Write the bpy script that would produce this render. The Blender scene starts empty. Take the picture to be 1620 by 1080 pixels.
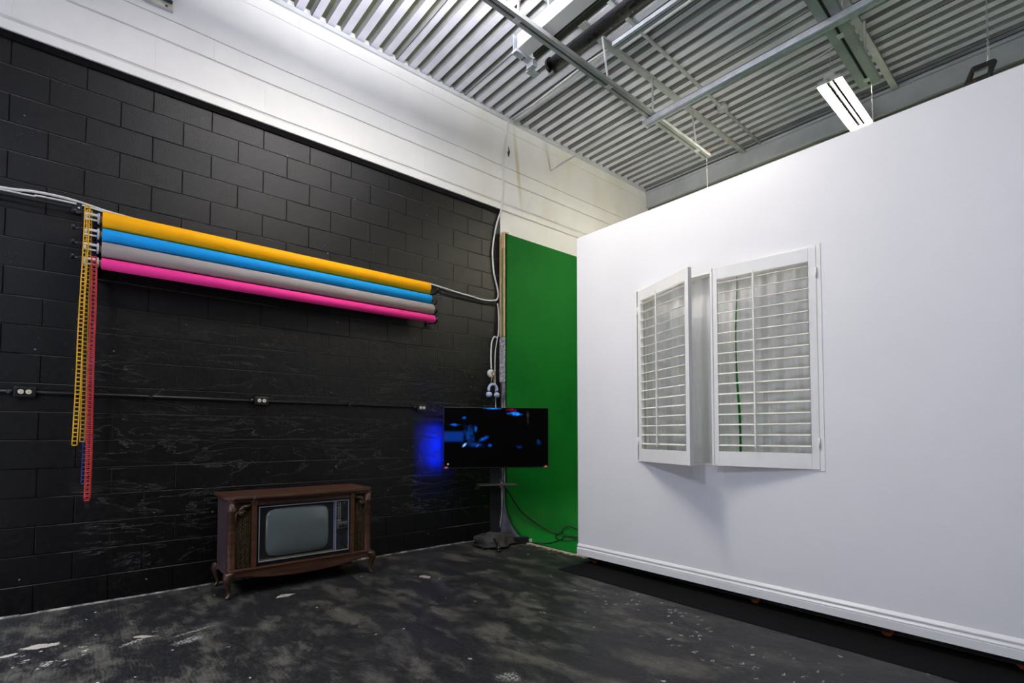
import bpy, bmesh, math, random
from mathutils import Vector, Matrix, noise
random.seed(7)
C = bpy.context.scene.collection
PI = math.pi
R = math.radians

# ------------------------------------------------------------ camera, light, exposure
cam_d = bpy.data.cameras.new('camera')
cam = bpy.data.objects.new('camera', cam_d); C.objects.link(cam)
YAW, PITCH, FPX = R(40.3), R(2.1), 812.0
ax = Vector((-math.cos(YAW), math.sin(YAW), 0))
rt = Vector((math.sin(YAW), math.cos(YAW), 0))
fw = ax * math.cos(PITCH) + Vector((0, 0, math.sin(PITCH)))
up = Vector((0, 0, math.cos(PITCH))) - ax * math.sin(PITCH)
cam.matrix_world = Matrix(((rt.x, up.x, -fw.x, 5.04), (rt.y, up.y, -fw.y, 0), (rt.z, up.z, -fw.z, 1.277), (0, 0, 0, 1)))
cam_d.sensor_width = 36; cam_d.lens = FPX / 1620 * 36; cam_d.shift_y = 117.2 / 1620
cam_d.clip_start = 0.05
bpy.context.scene.camera = cam
vs = bpy.context.scene.view_settings
vs.view_transform = 'Standard'; vs.look = 'None'; vs.gamma = 1; vs.exposure = 0.0
w = bpy.data.worlds.new('world'); bpy.context.scene.world = w; w.use_nodes = True
w.node_tree.nodes['Background'].inputs[0].default_value = (0.5, 0.6, 1, 1)
w.node_tree.nodes['Background'].inputs[1].default_value = 0.02

def area(name, loc, sx, sy, watts, col, rot=(0, 0, 0), spread=None):
    d = bpy.data.lights.new(name, 'AREA'); d.shape = 'RECTANGLE'; d.size = sx; d.size_y = sy
    d.energy = watts; d.color = col
    if spread: d.spread = spread
    o = bpy.data.objects.new(name, d); o.location = loc; o.rotation_euler = rot; C.objects.link(o)
    return o
# an inferred high bay fixture plus added fill lamps (all out of frame): long side along Y, shining down
area('unseen_overhead_lamp', (2.15, 1.8, 4.86), 0.30, 1.2, 88, (1, 0.925, 0.77))
area('high_bay_lamp_upper_slots', (2.15, 1.8, 4.90), 0.30, 1.2, 235, (0.98, 0.98, 1), rot=(PI, 0, 0))   # the same fixture is open at the top
area('unseen_overhead_lamp', (1.6, -2.9, 4.93), 0.30, 1.2, 220, (0.88, 0.90, 1), spread=R(85))  # added fill lamp behind the camera, narrowed onto the white floor
area('unseen_overhead_lamp', (4.2, -3.2, 4.93), 0.30, 1.2, 195, (0.74, 0.81, 1))  # added cool fill lamp behind the camera
area('unseen_overhead_lamp', (7.2, -3.2, 4.93), 0.30, 1.2, 70, (0.78, 0.84, 1))  # added weaker fill lamp, also behind the camera
area('unseen_overhead_lamp', (6.3, 6.0, 4.90), 0.30, 1.2, 60, (1, 0.94, 0.84))  # added back light, brightens the zone behind the movable wall

# added light hidden behind the movable wall, washing the upper left wall
sl = area('added_wall_wash', (3.4, 5.3, 3.1), 0.5, 0.5, 15, (1, 0.93, 0.76), spread=R(95))
sl.rotation_euler = (Vector((0, 5.9, 4.75)) - sl.location).to_track_quat('-Z', 'Y').to_euler()

# ------------------------------------------------------------ node helpers
class NT:
    def __init__(s, name):
        s.m = bpy.data.materials.new(name); s.m.use_nodes = True
        s.t = s.m.node_tree; s.b = s.t.nodes['Principled BSDF']; s._o = None
    def n(s, typ, ins=None, **kw):
        nd = s.t.nodes.new(typ)
        for k, v in kw.items(): setattr(nd, k, v)
        for k, v in (ins or {}).items(): s.put(nd, k, v)
        return nd
    def put(s, nd, k, v):
        if isinstance(v, bpy.types.NodeSocket): s.t.links.new(v, nd.inputs[k])
        else: nd.inputs[k].default_value = v
    def obj(s):
        if s._o is None: s._o = s.n('ShaderNodeTexCoord').outputs['Object']
        return s._o
    def map(s, scale=(1, 1, 1), loc=(0, 0, 0), rot=(0, 0, 0), src=None):
        return s.n('ShaderNodeMapping', {'Vector': src or s.obj(), 'Scale': scale, 'Location': loc, 'Rotation': rot}).outputs[0]
    def noise(s, scale=5, detail=4, rough=.6, vec=None, dist=0):
        return s.n('ShaderNodeTexNoise', {'Vector': vec or s.obj(), 'Scale': scale, 'Detail': detail, 'Roughness': rough, 'Distortion': dist}).outputs[0]
    def math(s, op, a, b=0.0, c=0.0, clamp=False):
        nd = s.n('ShaderNodeMath', operation=op, use_clamp=clamp); s.put(nd, 0, a); s.put(nd, 1, b)
        if op in ('MULTIPLY_ADD',): s.put(nd, 2, c)
        return nd.outputs[0]
    def ramp(s, f, a, b, lo=0.0, hi=1.0, smooth=True):
        nd = s.n('ShaderNodeMapRange', {'Value': f, 'From Min': a, 'From Max': b, 'To Min': lo, 'To Max': hi})
        nd.interpolation_type = 'SMOOTHSTEP' if smooth else 'LINEAR'
        return nd.outputs[0]
    def mix(s, f, a, b):
        nd = s.n('ShaderNodeMix', data_type='RGBA')
        s.put(nd, 0, f)
        for i, v in ((6, a), (7, b)):
            if isinstance(v, tuple) and len(v) == 3: v = v + (1,)
            s.put(nd, i, v)
        return nd.outputs[2]
    def blob(s, cx, cy, rx, ry, ang=0, src=None, edge=.6, axes=(0, 1), warp=None):
        """soft ellipse mask in the plane of two object axes"""
        sep = s.n('ShaderNodeSeparateXYZ', {0: src or s.obj()})
        u = s.math('SUBTRACT', sep.outputs[axes[0]], cx); v = s.math('SUBTRACT', sep.outputs[axes[1]], cy)
        ca, sa = math.cos(ang), math.sin(ang)
        a = s.math('ADD', s.math('MULTIPLY', u, ca / rx), s.math('MULTIPLY', v, sa / rx))
        b = s.math('ADD', s.math('MULTIPLY', u, -sa / ry), s.math('MULTIPLY', v, ca / ry))
        d = s.math('SQRT', s.math('ADD', s.math('MULTIPLY', a, a), s.math('MULTIPLY', b, b)))
        if warp is not None: d = s.math('ADD', d, warp)
        return s.ramp(d, 1.0, edge)
    def base(s, c): s.put(s.b, 'Base Color', c + (1,) if isinstance(c, tuple) and len(c) == 3 else c)
    def rough(s, v): s.put(s.b, 'Roughness', v)
    def bump(s, h, dist=.01, strength=1.0, prev=None):
        nd = s.n('ShaderNodeBump', {'Height': h, 'Distance': dist, 'Strength': strength})
        if prev: s.put(nd, 'Normal', prev)
        s.put(s.b, 'Normal', nd.outputs[0]); return nd.outputs[0]

def mat(name, col, rough=.5, metal=0, spec=.5, var=0.06, nscale=8, bump=0, bscale=60, emit=None, es=0, sheen=0, trans=0):
    t = NT(name)
    n = t.noise(nscale, 5)
    k = t.ramp(n, .3, .7, 1 - var * 2, 1 + var)
    c = t.n('ShaderNodeVectorMath', {0: col, }, operation='SCALE'); t.put(c, 'Scale', k)
    t.put(t.b, 'Base Color', c.outputs[0])
    t.put(t.b, 'Roughness', t.ramp(t.noise(nscale * 2), .3, .7, max(0, rough - .06), min(1, rough + .06)))
    t.b.inputs['Metallic'].default_value = metal; t.b.inputs['Specular IOR Level'].default_value = spec
    if bump: t.bump(t.noise(bscale, 3), bump)
    if emit: t.b.inputs['Emission Color'].default_value = emit + (1,); t.b.inputs['Emission Strength'].default_value = es
    return t.m

M = {}
# black painted block wall
t = NT('black_block_paint'); 
sep = t.n('ShaderNodeSeparateXYZ', {0: t.obj()})
uv = t.n('ShaderNodeCombineXYZ', {0: sep.outputs[1], 1: sep.outputs[2], 2: 0.0}).outputs[0]
br = t.n('ShaderNodeTexBrick', {'Vector': uv, 'Color1': (1, 1, 1, 1), 'Color2': (1, 1, 1, 1), 'Mortar': (0, 0, 0, 1), 'Scale': 1.0, 'Mortar Size': .0050, 'Mortar Smooth': .6, 'Brick Width': .42, 'Row Height': .206}, offset=.5)
mort = t.math('SUBTRACT', 1.0, br.outputs['Color'])
br2 = t.n('ShaderNodeTexBrick', {'Vector': t.n('ShaderNodeVectorMath', {0: uv, 1: (0, .006, 0)}, operation='ADD').outputs[0], 'Color1': (1, 1, 1, 1), 'Color2': (1, 1, 1, 1), 'Mortar': (0, 0, 0, 1), 'Scale': 1.0, 'Mortar Size': .0022, 'Mortar Smooth': .2, 'Brick Width': .42, 'Row Height': .206}, offset=.5)
edge_dust_glint = t.ramp(t.math('FRACT', t.math('DIVIDE', sep.outputs[2], .206)), .955, .985)  # pale line atop each course: some dust plus a painted edge highlight
# parged (smoother) area below the rollers
wn = t.noise(2.2, 3)
pz = t.ramp(t.math('ADD', sep.outputs[2], t.math('MULTIPLY', wn, .5)), 2.65, 2.35)
py = t.ramp(t.math('ADD', sep.outputs[1], t.math('MULTIPLY', wn, .4)), .15, .4)
pz2 = t.ramp(t.math('ADD', sep.outputs[2], t.math('MULTIPLY', wn, .5)), .45, .85)
parge = t.math('MULTIPLY', t.math('MULTIPLY', pz, py), pz2)
keep = t.math('SUBTRACT', 1.0, t.math('MULTIPLY', parge, .85))
grain = t.noise(130, 3, .7)
ngr = t.noise(26, 5, .7)
cr = t.n('ShaderNodeTexNoise', {'Vector': t.map((.45, .35, 1.6)), 'Scale': 3.2, 'Detail': 6, 'Roughness': .62, 'Distortion': .8}).outputs[0]
crack = t.ramp(t.math('ABSOLUTE', t.math('SUBTRACT', cr, .5)), .012, .0)
crack = t.math('MULTIPLY', crack, parge)
vo = t.n('ShaderNodeTexVoronoi', {'Vector': t.obj(), 'Scale': 9.0}).outputs['Distance']
vo2 = t.n('ShaderNodeTexVoronoi', {'Vector': t.obj(), 'Scale': 70.0}).outputs['Distance']
sp = t.math('MULTIPLY', t.ramp(vo, .075, .03), t.ramp(t.noise(1.7, 2), .50, .58))
clus = t.math('MULTIPLY', t.ramp(vo2, .20, .08), t.ramp(t.noise(3.1, 4, .7), .54, .66))
chips = t.math('MAXIMUM', t.math('MULTIPLY', sp, .8), t.math('MULTIPLY', clus, .35))
c = t.mix(t.ramp(ngr, .3, .75), (.0012, .0012, .0018), (.0050, .0045, .0040))
dmask = t.math('MULTIPLY', t.math('MULTIPLY', edge_dust_glint, keep), t.ramp(t.noise(1.4, 4), .35, .7, .0, .5))
c = t.mix(t.math('MULTIPLY', mort, keep), c, (.0012, .0012, .0014))
c = t.mix(dmask, c, (.20, .195, .19))
c = t.mix(t.math('MULTIPLY', crack, .25), c, (.10, .095, .08))
c = t.mix(chips, c, (.30, .31, .34))
t.base(c); t.rough(t.ramp(ngr, .2, .8, .27, .37)); t.put(t.b, 'Specular IOR Level', t.math('MULTIPLY_ADD', t.math('MULTIPLY', mort, keep), -.24, .33))
h = t.math('ADD', t.math('MULTIPLY', grain, .21), t.math('MULTIPLY', t.noise(60, 3), .07))
h = t.math('SUBTRACT', h, t.math('MULTIPLY', t.math('MULTIPLY', mort, keep), 1.3))
h = t.math('SUBTRACT', h, t.math('MULTIPLY', crack, .5))
h = t.math('ADD', h, t.math('MULTIPLY', t.math('MULTIPLY', t.noise(7, 5), parge), .8))
t.bump(h, .010); M['block'] = t.m

# white painted upper wall
t = NT('white_wall_paint')
sep = t.n('ShaderNodeSeparateXYZ', {0: t.obj()}); yy, zz = sep.outputs[1], sep.outputs[2]
wob = t.math('MULTIPLY', t.math('SUBTRACT', t.noise(1.1, 3), .5), .02)
zz2 = t.math('ADD', zz, wob)
def hline(z, wd): return t.ramp(t.math('ABSOLUTE', t.math('SUBTRACT', zz2, z)), wd, 0.0)
def vline(y, z0, z1, wd=.004):
    m = t.ramp(t.math('ABSOLUTE', t.math('SUBTRACT', yy, y)), wd, 0.0)
    m = t.math('MULTIPLY', m, t.math('GREATER_THAN', zz, z0)); return t.math('MULTIPLY', m, t.math('LESS_THAN', zz, z1))
g = hline(4.235, .016)
for z_, w_, k_ in ((4.535, .010, .9), (4.722, .006, .7), (5.198, .003, .35)):
    g = t.math('MAXIMUM', g, t.math('MULTIPLY', hline(z_, w_), k_))
for i in range(-3, 18):
    y = i * .84
    g = t.math('MAXIMUM', g, t.math('MULTIPLY', vline(y + .42, 4.24, 4.535), .10)); g = t.math('MAXIMUM', g, t.math('MULTIPLY', vline(y, 4.535, 4.72), .10))
for y in (1.55, 3.05, 4.42, 5.9):
    g = t.math('MAXIMUM', g, t.math('MULTIPLY', vline(y, 5.2, 5.4, .003), .2))
stain = t.math('MULTIPLY', t.ramp(t.noise(1.0, 5, .6, t.map((1, 1.2, .5))), .46, .72), t.ramp(yy, 2.8, 4.6))
c = t.mix(t.ramp(t.noise(2, 4), .3, .7), (.78, .775, .765), (.83, .825, .815))
c = t.mix(t.math('MULTIPLY', stain, .45), c, (.66, .60, .42))
c = t.mix(t.blob(4.35, 4.75, .05, .75, .13, axes=(1, 2), edge=.1), c, (.60, .56, .42))
c = t.mix(t.math('MULTIPLY', g, .30), c, (.42, .43, .48))
t.base(c); t.rough(.5)
hh = t.math('SUBTRACT', t.math('MULTIPLY', t.noise(40, 3), .06), g)
t.bump(hh, .012); M['white_wall'] = t.m

# scratched black painted concrete floor
t = NT('black_concrete_floor')
v1 = t.map((1.0, 1.7, 1), rot=(0, 0, .5))
n0 = t.noise(2.7, 12, .74, v1, .3)
n1 = t.noise(1.3, 10, .70, t.map((1, 2.6, 1), rot=(0, 0, -.35)), .2)
sw = t.n('ShaderNodeTexWave', {'Vector': t.map((1, 1, 1), loc=(.8, -.4, 0)), 'Scale': 16.0, 'Distortion': 5.0, 'Detail': 3.0, 'Detail Scale': .8}, wave_type='RINGS').outputs['Fac']
f = t.math('ADD', t.math('MULTIPLY', n0, .62), t.math('MULTIPLY', n1, .38))
f = t.math('ADD', f, t.math('MULTIPLY', t.math('SUBTRACT', sw, .5), .022))
worn = t.ramp(f, .47, .62)
c = t.mix(worn, (.0070, .0074, .0095), (.076, .073, .061))
c = t.mix(t.ramp(t.noise(.5, 4), .48, .62, 0, .25), c, (.022, .023, .028))
fine = t.ramp(t.noise(30, 6, .8, t.map((1, 2.6, 1), rot=(0, 0, .6))), .42, .72)
fin2 = t.ramp(t.noise(11, 8, .78, t.map((1, 3.2, 1), rot=(0, 0, .95))), .45, .66)
c = t.mix(t.math('MULTIPLY', fine, .22), c, (.085, .082, .070))
c = t.mix(t.math('MULTIPLY', fin2, .38), c, (.006, .0065, .009))
fin3 = t.ramp(t.noise(16, 8, .8, t.map((1, 4, 1), rot=(0, 0, .25))), .52, .72)
c = t.mix(t.math('MULTIPLY', fin3, .35), c, (.095, .092, .078))
# scratches
scr = t.noise(2.2, 3, .5, t.map((1, 9, 1), rot=(0, 0, .75)))
c = t.mix(t.math('MULTIPLY', t.ramp(t.math('ABSOLUTE', t.math('SUBTRACT', scr, .52)), .0025, 0), .22), c, (.3, .3, .28))
# flecks
vf = t.n('ShaderNodeTexVoronoi', {'Vector': t.n('ShaderNodeVectorMath', {0: t.obj(), 1: t.n('ShaderNodeVectorMath', {0: t.n('ShaderNodeTexNoise', {'Vector': t.obj(), 'Scale': 30.0}).outputs['Color'], 1: (.05, .05, 0)}, operation='MULTIPLY').outputs[0]}, operation='ADD').outputs[0], 'Scale': 7.0})
fl = t.math('MULTIPLY', t.ramp(vf.outputs['Distance'], .075, .05), t.ramp(t.n('ShaderNodeSeparateColor', {0: vf.outputs['Color']}).outputs[0], .30, .34))
vw = t.n('ShaderNodeVectorMath', {0: t.map((1, .62, 1), rot=(0, 0, .5)), 1: t.n('ShaderNodeVectorMath', {0: t.n('ShaderNodeTexNoise', {'Vector': t.obj(), 'Scale': 55.0}).outputs['Color'], 1: (.06, .06, 0)}, operation='MULTIPLY').outputs[0]}, operation='ADD').outputs[0]
vf2 = t.n('ShaderNodeTexVoronoi', {'Vector': vw, 'Scale': 26.0})
reg = t.math('MAXIMUM', t.blob(2.75, 3.2, 1.0, .28, .0, edge=.2), t.blob(3.6, 2.95, 1.2, .35, .0, edge=.2))
reg = t.math('MAXIMUM', reg, t.blob(1.05, -.1, .25, .75, .25, edge=.3))
fl2 = t.math('MULTIPLY', t.ramp(vf2.outputs['Distance'], .27, .18), t.math('MULTIPLY', reg, t.ramp(t.n('ShaderNodeSeparateColor', {0: vf2.outputs['Color']}).outputs[1], .62, .66)))
white = t.math('MAXIMUM', fl, fl2)
wp = t.math('MULTIPLY', t.math('SUBTRACT', t.noise(22, 4, .7), .5), 1.6)
for (x, y, rx, ry, a) in ((1.08, .30, .03, .10, .5), (2.93, 1.77, .07, .07, 0), (1.27, .56, .055, .11, .3), (1.15, -.10, .05, .03, 0), (1.12, .62, .02, .16, .3), (3.3, 1.6, .04, .03, 0)):
    gr = t.math('MULTIPLY', t.blob(x, y, rx, ry, a, edge=.4, warp=wp), t.ramp(t.noise(70, 3), .45, .55))
    white = t.math('MAXIMUM', white, t.math('MULTIPLY', gr, .7))
c = t.mix(t.math('MULTIPLY', white, .8), c, (.42, .42, .40))
wq = t.math('MULTIPLY', t.math('SUBTRACT', t.noise(16, 4, .7), .5), 2.6)
for (x, y, rx, ry, a) in ((.80, -.13, .04, .10, -.2), (.86, -.28, .022, .06, .2), (.73, 1.29, .04, .075, .1), (.98, 2.42, .06, .04, .2), (1.02, .36, .02, .085, -.6)):
    c = t.mix(t.math('MULTIPLY', t.blob(x, y, rx, ry, a, edge=.85, warp=wq), .9), c, (.34, .31, .27))
t.base(c); t.rough(t.ramp(f, .4, .7, .42, .6)); t.b.inputs['Specular IOR Level'].default_value = .2
t.bump(t.math('ADD', t.noise(50, 4), t.math('MULTIPLY', f, 1.5)), .0022); M['floor'] = t.m

# brown cabinet wood
t = NT('walnut_wood')
gv = t.map((9, 1.0, 9)); g = t.noise(3, 6, .65, gv, .6)
c = t.mix(t.ramp(g, .3, .7), (.026, .0100, .0045), (.078, .030, .013))
c = t.mix(t.ramp(t.noise(14, 5, .7), .60, .74, 0, .45), c, (.10, .055, .038))
t.base(c); t.rough(.40); t.bump(g, .0012); M['wood'] = t.m
t = NT('mauve_side_wood')  # side wood in a greyer, more purple tone than the front
gv = t.map((14, 9, 1)); g = t.noise(3, 6, .7, gv, .4)
c = t.mix(t.ramp(g, .3, .7), (.040, .020, .020), (.085, .060, .068))
t.base(c); t.rough(.5); M['wood_side'] = t.m

M['white_flat'] = mat('satin_white_panel', (.80, .80, .81), .42, var=.012, nscale=1.2, bump=.0006, bscale=90)
M['white_trim'] = mat('white_trim_paint', (.80, .80, .80), .38, var=.015, nscale=3)
M['shutter'] = mat('white_shutter_lacquer', (.83, .825, .80), .35, var=.015)
M['louver'] = mat('cream_white_louver', (.82, .80, .74), .4, var=.02)
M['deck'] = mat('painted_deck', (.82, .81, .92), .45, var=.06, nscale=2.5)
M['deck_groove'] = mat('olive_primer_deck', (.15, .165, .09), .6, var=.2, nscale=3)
M['deck_side_shade'] = mat('shaded_deck_side', (.33, .33, .33), .55, var=.12, nscale=3)  # near side of each groove darkened, its shade put into the colour
M['room_white'] = mat('room_white_paint', (.55, .55, .57), .6)
M['steel_paint'] = mat('grey_white_steel_paint', (.46, .48, .48), .5, var=.08, nscale=5)
M['beam_white'] = mat('white_beam_paint', (.60, .62, .65), .5, var=.07, nscale=2)
M['galv'] = mat('galvanised_channel', (.66, .69, .75), .42, metal=.15, var=.08, nscale=12)
M['dark_joint'] = mat('dark_joint', (.03, .032, .035), .8)
M['black_metal'] = mat('black_metal', (.012, .012, .014), .4, metal=.3)
M['black_plastic'] = mat('black_plastic', (.008, .008, .009), .35)
M['black_rubber'] = mat('black_rubber', (.006, .006, .007), .55)
M['black_tube'] = mat('worn_black_tube', (.010, .009, .011), .28, var=.45, nscale=7)
M['white_plastic'] = mat('white_plastic', (.72, .72, .72), .35)
M['grey_plastic'] = mat('grey_plastic', (.42, .42, .43), .4)
M['white_cord'] = mat('white_cord', (.70, .70, .68), .45)
M['yellow_paper'] = mat('yellow_paper', spec=.12, col=(.95, .42, .003), rough=.62, var=.01, nscale=2)
M['blue_paper'] = mat('blue_paper', spec=.12, col=(.010, .30, .72), rough=.62, var=.01, nscale=2)
M['grey_paper'] = mat('grey_paper', spec=.12, col=(.30, .265, .255), rough=.62, var=.02, nscale=2)
M['pink_paper'] = mat('pink_paper', spec=.12, col=(.82, .040, .27), rough=.62, var=.01, nscale=2)
M['cardboard'] = mat('cardboard_core', (.35, .24, .13), .8)
M['yellow_chain'] = mat('yellow_plastic_chain', (.62, .34, .008), .4)
M['red_chain'] = mat('red_plastic_chain', (.42, .025, .025), .4)
M['blue_chain'] = mat('blue_plastic_chain', (.01, .03, .16), .4)
M['ivory'] = mat('ivory_receptacle', (.60, .55, .44), .4)
M['carpet'] = mat('black_carpet', (.0055, .0055, .006), .95, spec=.1, var=.3, nscale=120, bump=.003, bscale=300)
M['pine'] = mat('pine_lumber', (.52, .38, .20), .65, var=.1, nscale=14)
M['orange'] = mat('orange_caster_wheel', (.30, .055, .012), .45)
M['beige_edge'] = mat('bare_plywood_edge', (.36, .31, .22), .8, var=.15, nscale=20)
M['bag'] = mat('black_canvas', (.020, .019, .017), .85, var=.25, nscale=30, bump=.002, bscale=200)
M['green_paint'] = mat('green_stripe_paint', (.02, .16, .03), .6)
M['gold'] = mat('tarnished_gold_lattice', (.075, .045, .014), .45, metal=.35, var=.3, nscale=40)
M['grille_back'] = mat('dark_grille_cloth', (.010, .008, .005), .9)
M['carve'] = mat('carved_wood', (.048, .020, .009), .38, var=.2, nscale=20)
M['chrome'] = mat('dull_chrome', (.34, .36, .40), .5, metal=.5)
M['lens_red'] = mat('dark_red_plastic', (.12, .008, .006), .4)
M['glow_tinted'] = mat('glow_tinted_plastic', (.42, .48, .72), .35, var=.1)  # white plastic with the blue backlight glow put into its colour
M['streaked'] = None
t = NT('green_screen_paint')
c = t.mix(t.ramp(t.noise(.9, 4), .35, .65), (.003, .125, .014), (.006, .150, .016))
t.base(c); t.rough(.6); t.b.inputs['Specular IOR Level'].default_value = .10; M['green'] = t.m
t = NT('white_streaked_black_board')
s_ = t.noise(9, 5, .7, t.map((6, 6, .5)))
sep = t.n('ShaderNodeSeparateXYZ', {0: t.obj()})
up_ = t.ramp(t.math('ADD', sep.outputs[0], t.math('MULTIPLY', t.noise(2.5, 3), .08)), .06, .11)
c = t.mix(t.math('MULTIPLY', t.ramp(s_, .42, .58), up_), (.012, .012, .016), (.5, .5, .54)); t.base(c); t.rough(.6); M['streaked'] = t.m
t = NT('crt_glass')
t.base((.085, .105, .105)); t.rough(.16); t.b.inputs['Coat Weight'].default_value = .6; t.b.inputs['Coat Roughness'].default_value = .05; M['crt'] = t.m
# sheer curtain
t = NT('sheer_grey_white_curtain')
wv = t.noise(60, 3, .7, t.map((1, 1, .05)))
c = t.mix(t.ramp(wv, .3, .7), (.78, .77, .80), (.93, .92, .96)); t.base(c); t.rough(.85)
tr = t.n('ShaderNodeBsdfTranslucent', {'Color': (.9, .84, .92, 1)}); tp = t.n('ShaderNodeBsdfTransparent')
m1 = t.n('ShaderNodeMixShader', {0: .32, 1: t.b.outputs[0], 2: tr.outputs[0]})
m2 = t.n('ShaderNodeMixShader', {0: t.ramp(wv, .35, .6, .0, .10), 1: m1.outputs[0], 2: tp.outputs[0]})
t.t.links.new(m2.outputs[0], t.t.nodes['Material Output'].inputs[0]); M['curtain'] = t.m
def emis(name, col, s):
    t = NT(name); t.base((.1, .1, .1)); t.b.inputs['Emission Color'].default_value = col + (1,)
    k = t.ramp(t.noise(3), .2, .8, s * .95, s * 1.05); t.put(t.b, 'Emission Strength', k); return t.m
M['lamp'] = emis('lit_lamp_diffuser', (1, .91, .70), 240)
M['led'] = emis('blue_backlight_strip', (.003, .02, 1), 420)

# ------------------------------------------------------------ mesh helpers
def box(bm, x0, x1, y0, y1, z0, z1, mt=None, mi=0):
    vs_ = [bm.verts.new(p) for p in ((x0,y0,z0),(x1,y0,z0),(x1,y1,z0),(x0,y1,z0),(x0,y0,z1),(x1,y0,z1),(x1,y1,z1),(x0,y1,z1))]
    if mt is not None:
        for v in vs_: v.co = mt @ v.co
    for f in ((0,3,2,1),(4,5,6,7),(0,1,5,4),(1,2,6,5),(2,3,7,6),(3,0,4,7)):
        fc = bm.faces.new([vs_[i] for i in f]); fc.material_index = mi
    return vs_
def frame_for(d):
    d = d.normalized(); a = Vector((0, 0, 1)) if abs(d.z) < .9 else Vector((1, 0, 0))
    u = d.cross(a).normalized(); return u, d.cross(u).normalized()
def tube(bm, pts, r, seg=8, caps=True, closed=False, smooth=True):
    pts = [Vector(p) for p in pts]; n = len(pts); rings = []
    rr = r if isinstance(r, (list, tuple)) else [r] * n
    pu = None
    for i, p in enumerate(pts):
        if closed: d = pts[(i + 1) % n] - pts[i - 1]
        else: d = (pts[min(i + 1, n - 1)] - pts[max(i - 1, 0)])
        if pu is None: u, v = frame_for(d)
        else:
            dn = d.normalized(); u = (pu - dn * pu.dot(dn)).normalized(); v = dn.cross(u)
        pu = u
        rings.append([bm.verts.new(p + (u * math.cos(a) + v * math.sin(a)) * rr[i]) for a in [2 * PI * k / seg for k in range(seg)]])
    m = n if closed else n - 1
    for i in range(m):
        a, b = rings[i], rings[(i + 1) % n]
        for k in range(seg):
            f = bm.faces.new((a[k], a[(k + 1) % seg], b[(k + 1) % seg], b[k])); f.smooth = smooth
    if caps and not closed:
        bm.faces.new(list(reversed(rings[0]))); bm.faces.new(rings[-1])
    return rings
def spline(pts, n=8):
    P = [Vector(p) for p in pts]; out = []
    for i in range(len(P) - 1):
        a, b, c, d = P[max(i - 1, 0)], P[i], P[i + 1], P[min(i + 2, len(P) - 1)]
        for k in range(n):
            u = k / n
            out.append(.5 * ((2 * b) + (c - a) * u + (2 * a - 5 * b + 4 * c - d) * u * u + (3 * b - a - 3 * c + d) * u ** 3))
    out.append(P[-1]); return out
def lathe(bm, prof, o=(0, 0, 0), axis='z', seg=20, smooth=True):
    """prof: (radius, height) pairs"""
    o = Vector(o); rings = []
    A = {'z': (Vector((1,0,0)), Vector((0,1,0)), Vector((0,0,1))), 'y': (Vector((0,0,1)), Vector((1,0,0)), Vector((0,1,0))), 'x': (Vector((0,1,0)), Vector((0,0,1)), Vector((1,0,0)))}[axis]
    for r, h in prof:
        rings.append([bm.verts.new(o + A[2] * h + (A[0] * math.cos(t_) + A[1] * math.sin(t_)) * max(r, 1e-5)) for t_ in [2 * PI * k / seg for k in range(seg)]])
    for a, b in zip(rings, rings[1:]):
        for k in range(seg):
            f = bm.faces.new((a[k], a[(k+1) % seg], b[(k+1) % seg], b[k])); f.smooth = smooth
    bm.faces.new(list(reversed(rings[0]))); bm.faces.new(rings[-1])
def prism(bm, poly, a0, a1, axis='y', smooth=False):
    """poly in the two other axes, extruded from a0 to a1"""
    def P(u, v, a): return {'y': (u, a, v), 'x': (a, u, v), 'z': (u, v, a)}[axis]
    A = [bm.verts.new(P(u, v, a0)) for u, v in poly]; B = [bm.verts.new(P(u, v, a1)) for u, v in poly]
    n = len(poly)
    for i in range(n):
        f = bm.faces.new((A[i], A[(i+1) % n], B[(i+1) % n], B[i])); f.smooth = smooth
    bm.faces.new(list(reversed(A))); bm.faces.new(B)
def blobm(bm, c, r, seg=14, fn=None):
    vs0 = set(bm.verts)
    bmesh.ops.create_uvsphere(bm, u_segments=seg, v_segments=max(6, seg // 2 + 1), radius=1)
    for v in bm.verts:
        if v in vs0: continue
        p = v.co.copy()
        if fn: p = fn(p)
        v.co = Vector((c[0] + p.x * r[0], c[1] + p.y * r[1], c[2] + p.z * r[2]))
        for f in v.link_faces: f.smooth = True
def obj(name, bm, m, parent=None, bevel=0, bseg=2, mats=None, wn=False):
    bmesh.ops.recalc_face_normals(bm, faces=bm.faces)
    me = bpy.data.meshes.new(name); bm.to_mesh(me); bm.free()
    for x in (mats or [m]): me.materials.append(M[x] if isinstance(x, str) else x)
    o = bpy.data.objects.new(name, me); C.objects.link(o)
    if parent: o.parent = parent
    if bevel:
        b = o.modifiers.new('bevel', 'BEVEL'); b.width = bevel; b.segments = bseg; b.limit_method = 'ANGLE'; b.angle_limit = R(40)
    return o
def B(): return bmesh.new()
def thing(name, label, cat, loc=(0, 0, 0), rz=0, group=None):
    o = bpy.data.objects.new(name, None); C.objects.link(o); o.empty_display_size = .1
    o.location = loc; o.rotation_euler = (0, 0, rz); return tag(o, label, cat, group)
def tag(o, label, cat, group=None):
    o['label'] = label; o['category'] = cat
    if group: o['group'] = group
    return o
def struct(name, bm, m, **kw):
    o = obj(name, bm, m, **kw); o['kind'] = 'structure'; return o

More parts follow.
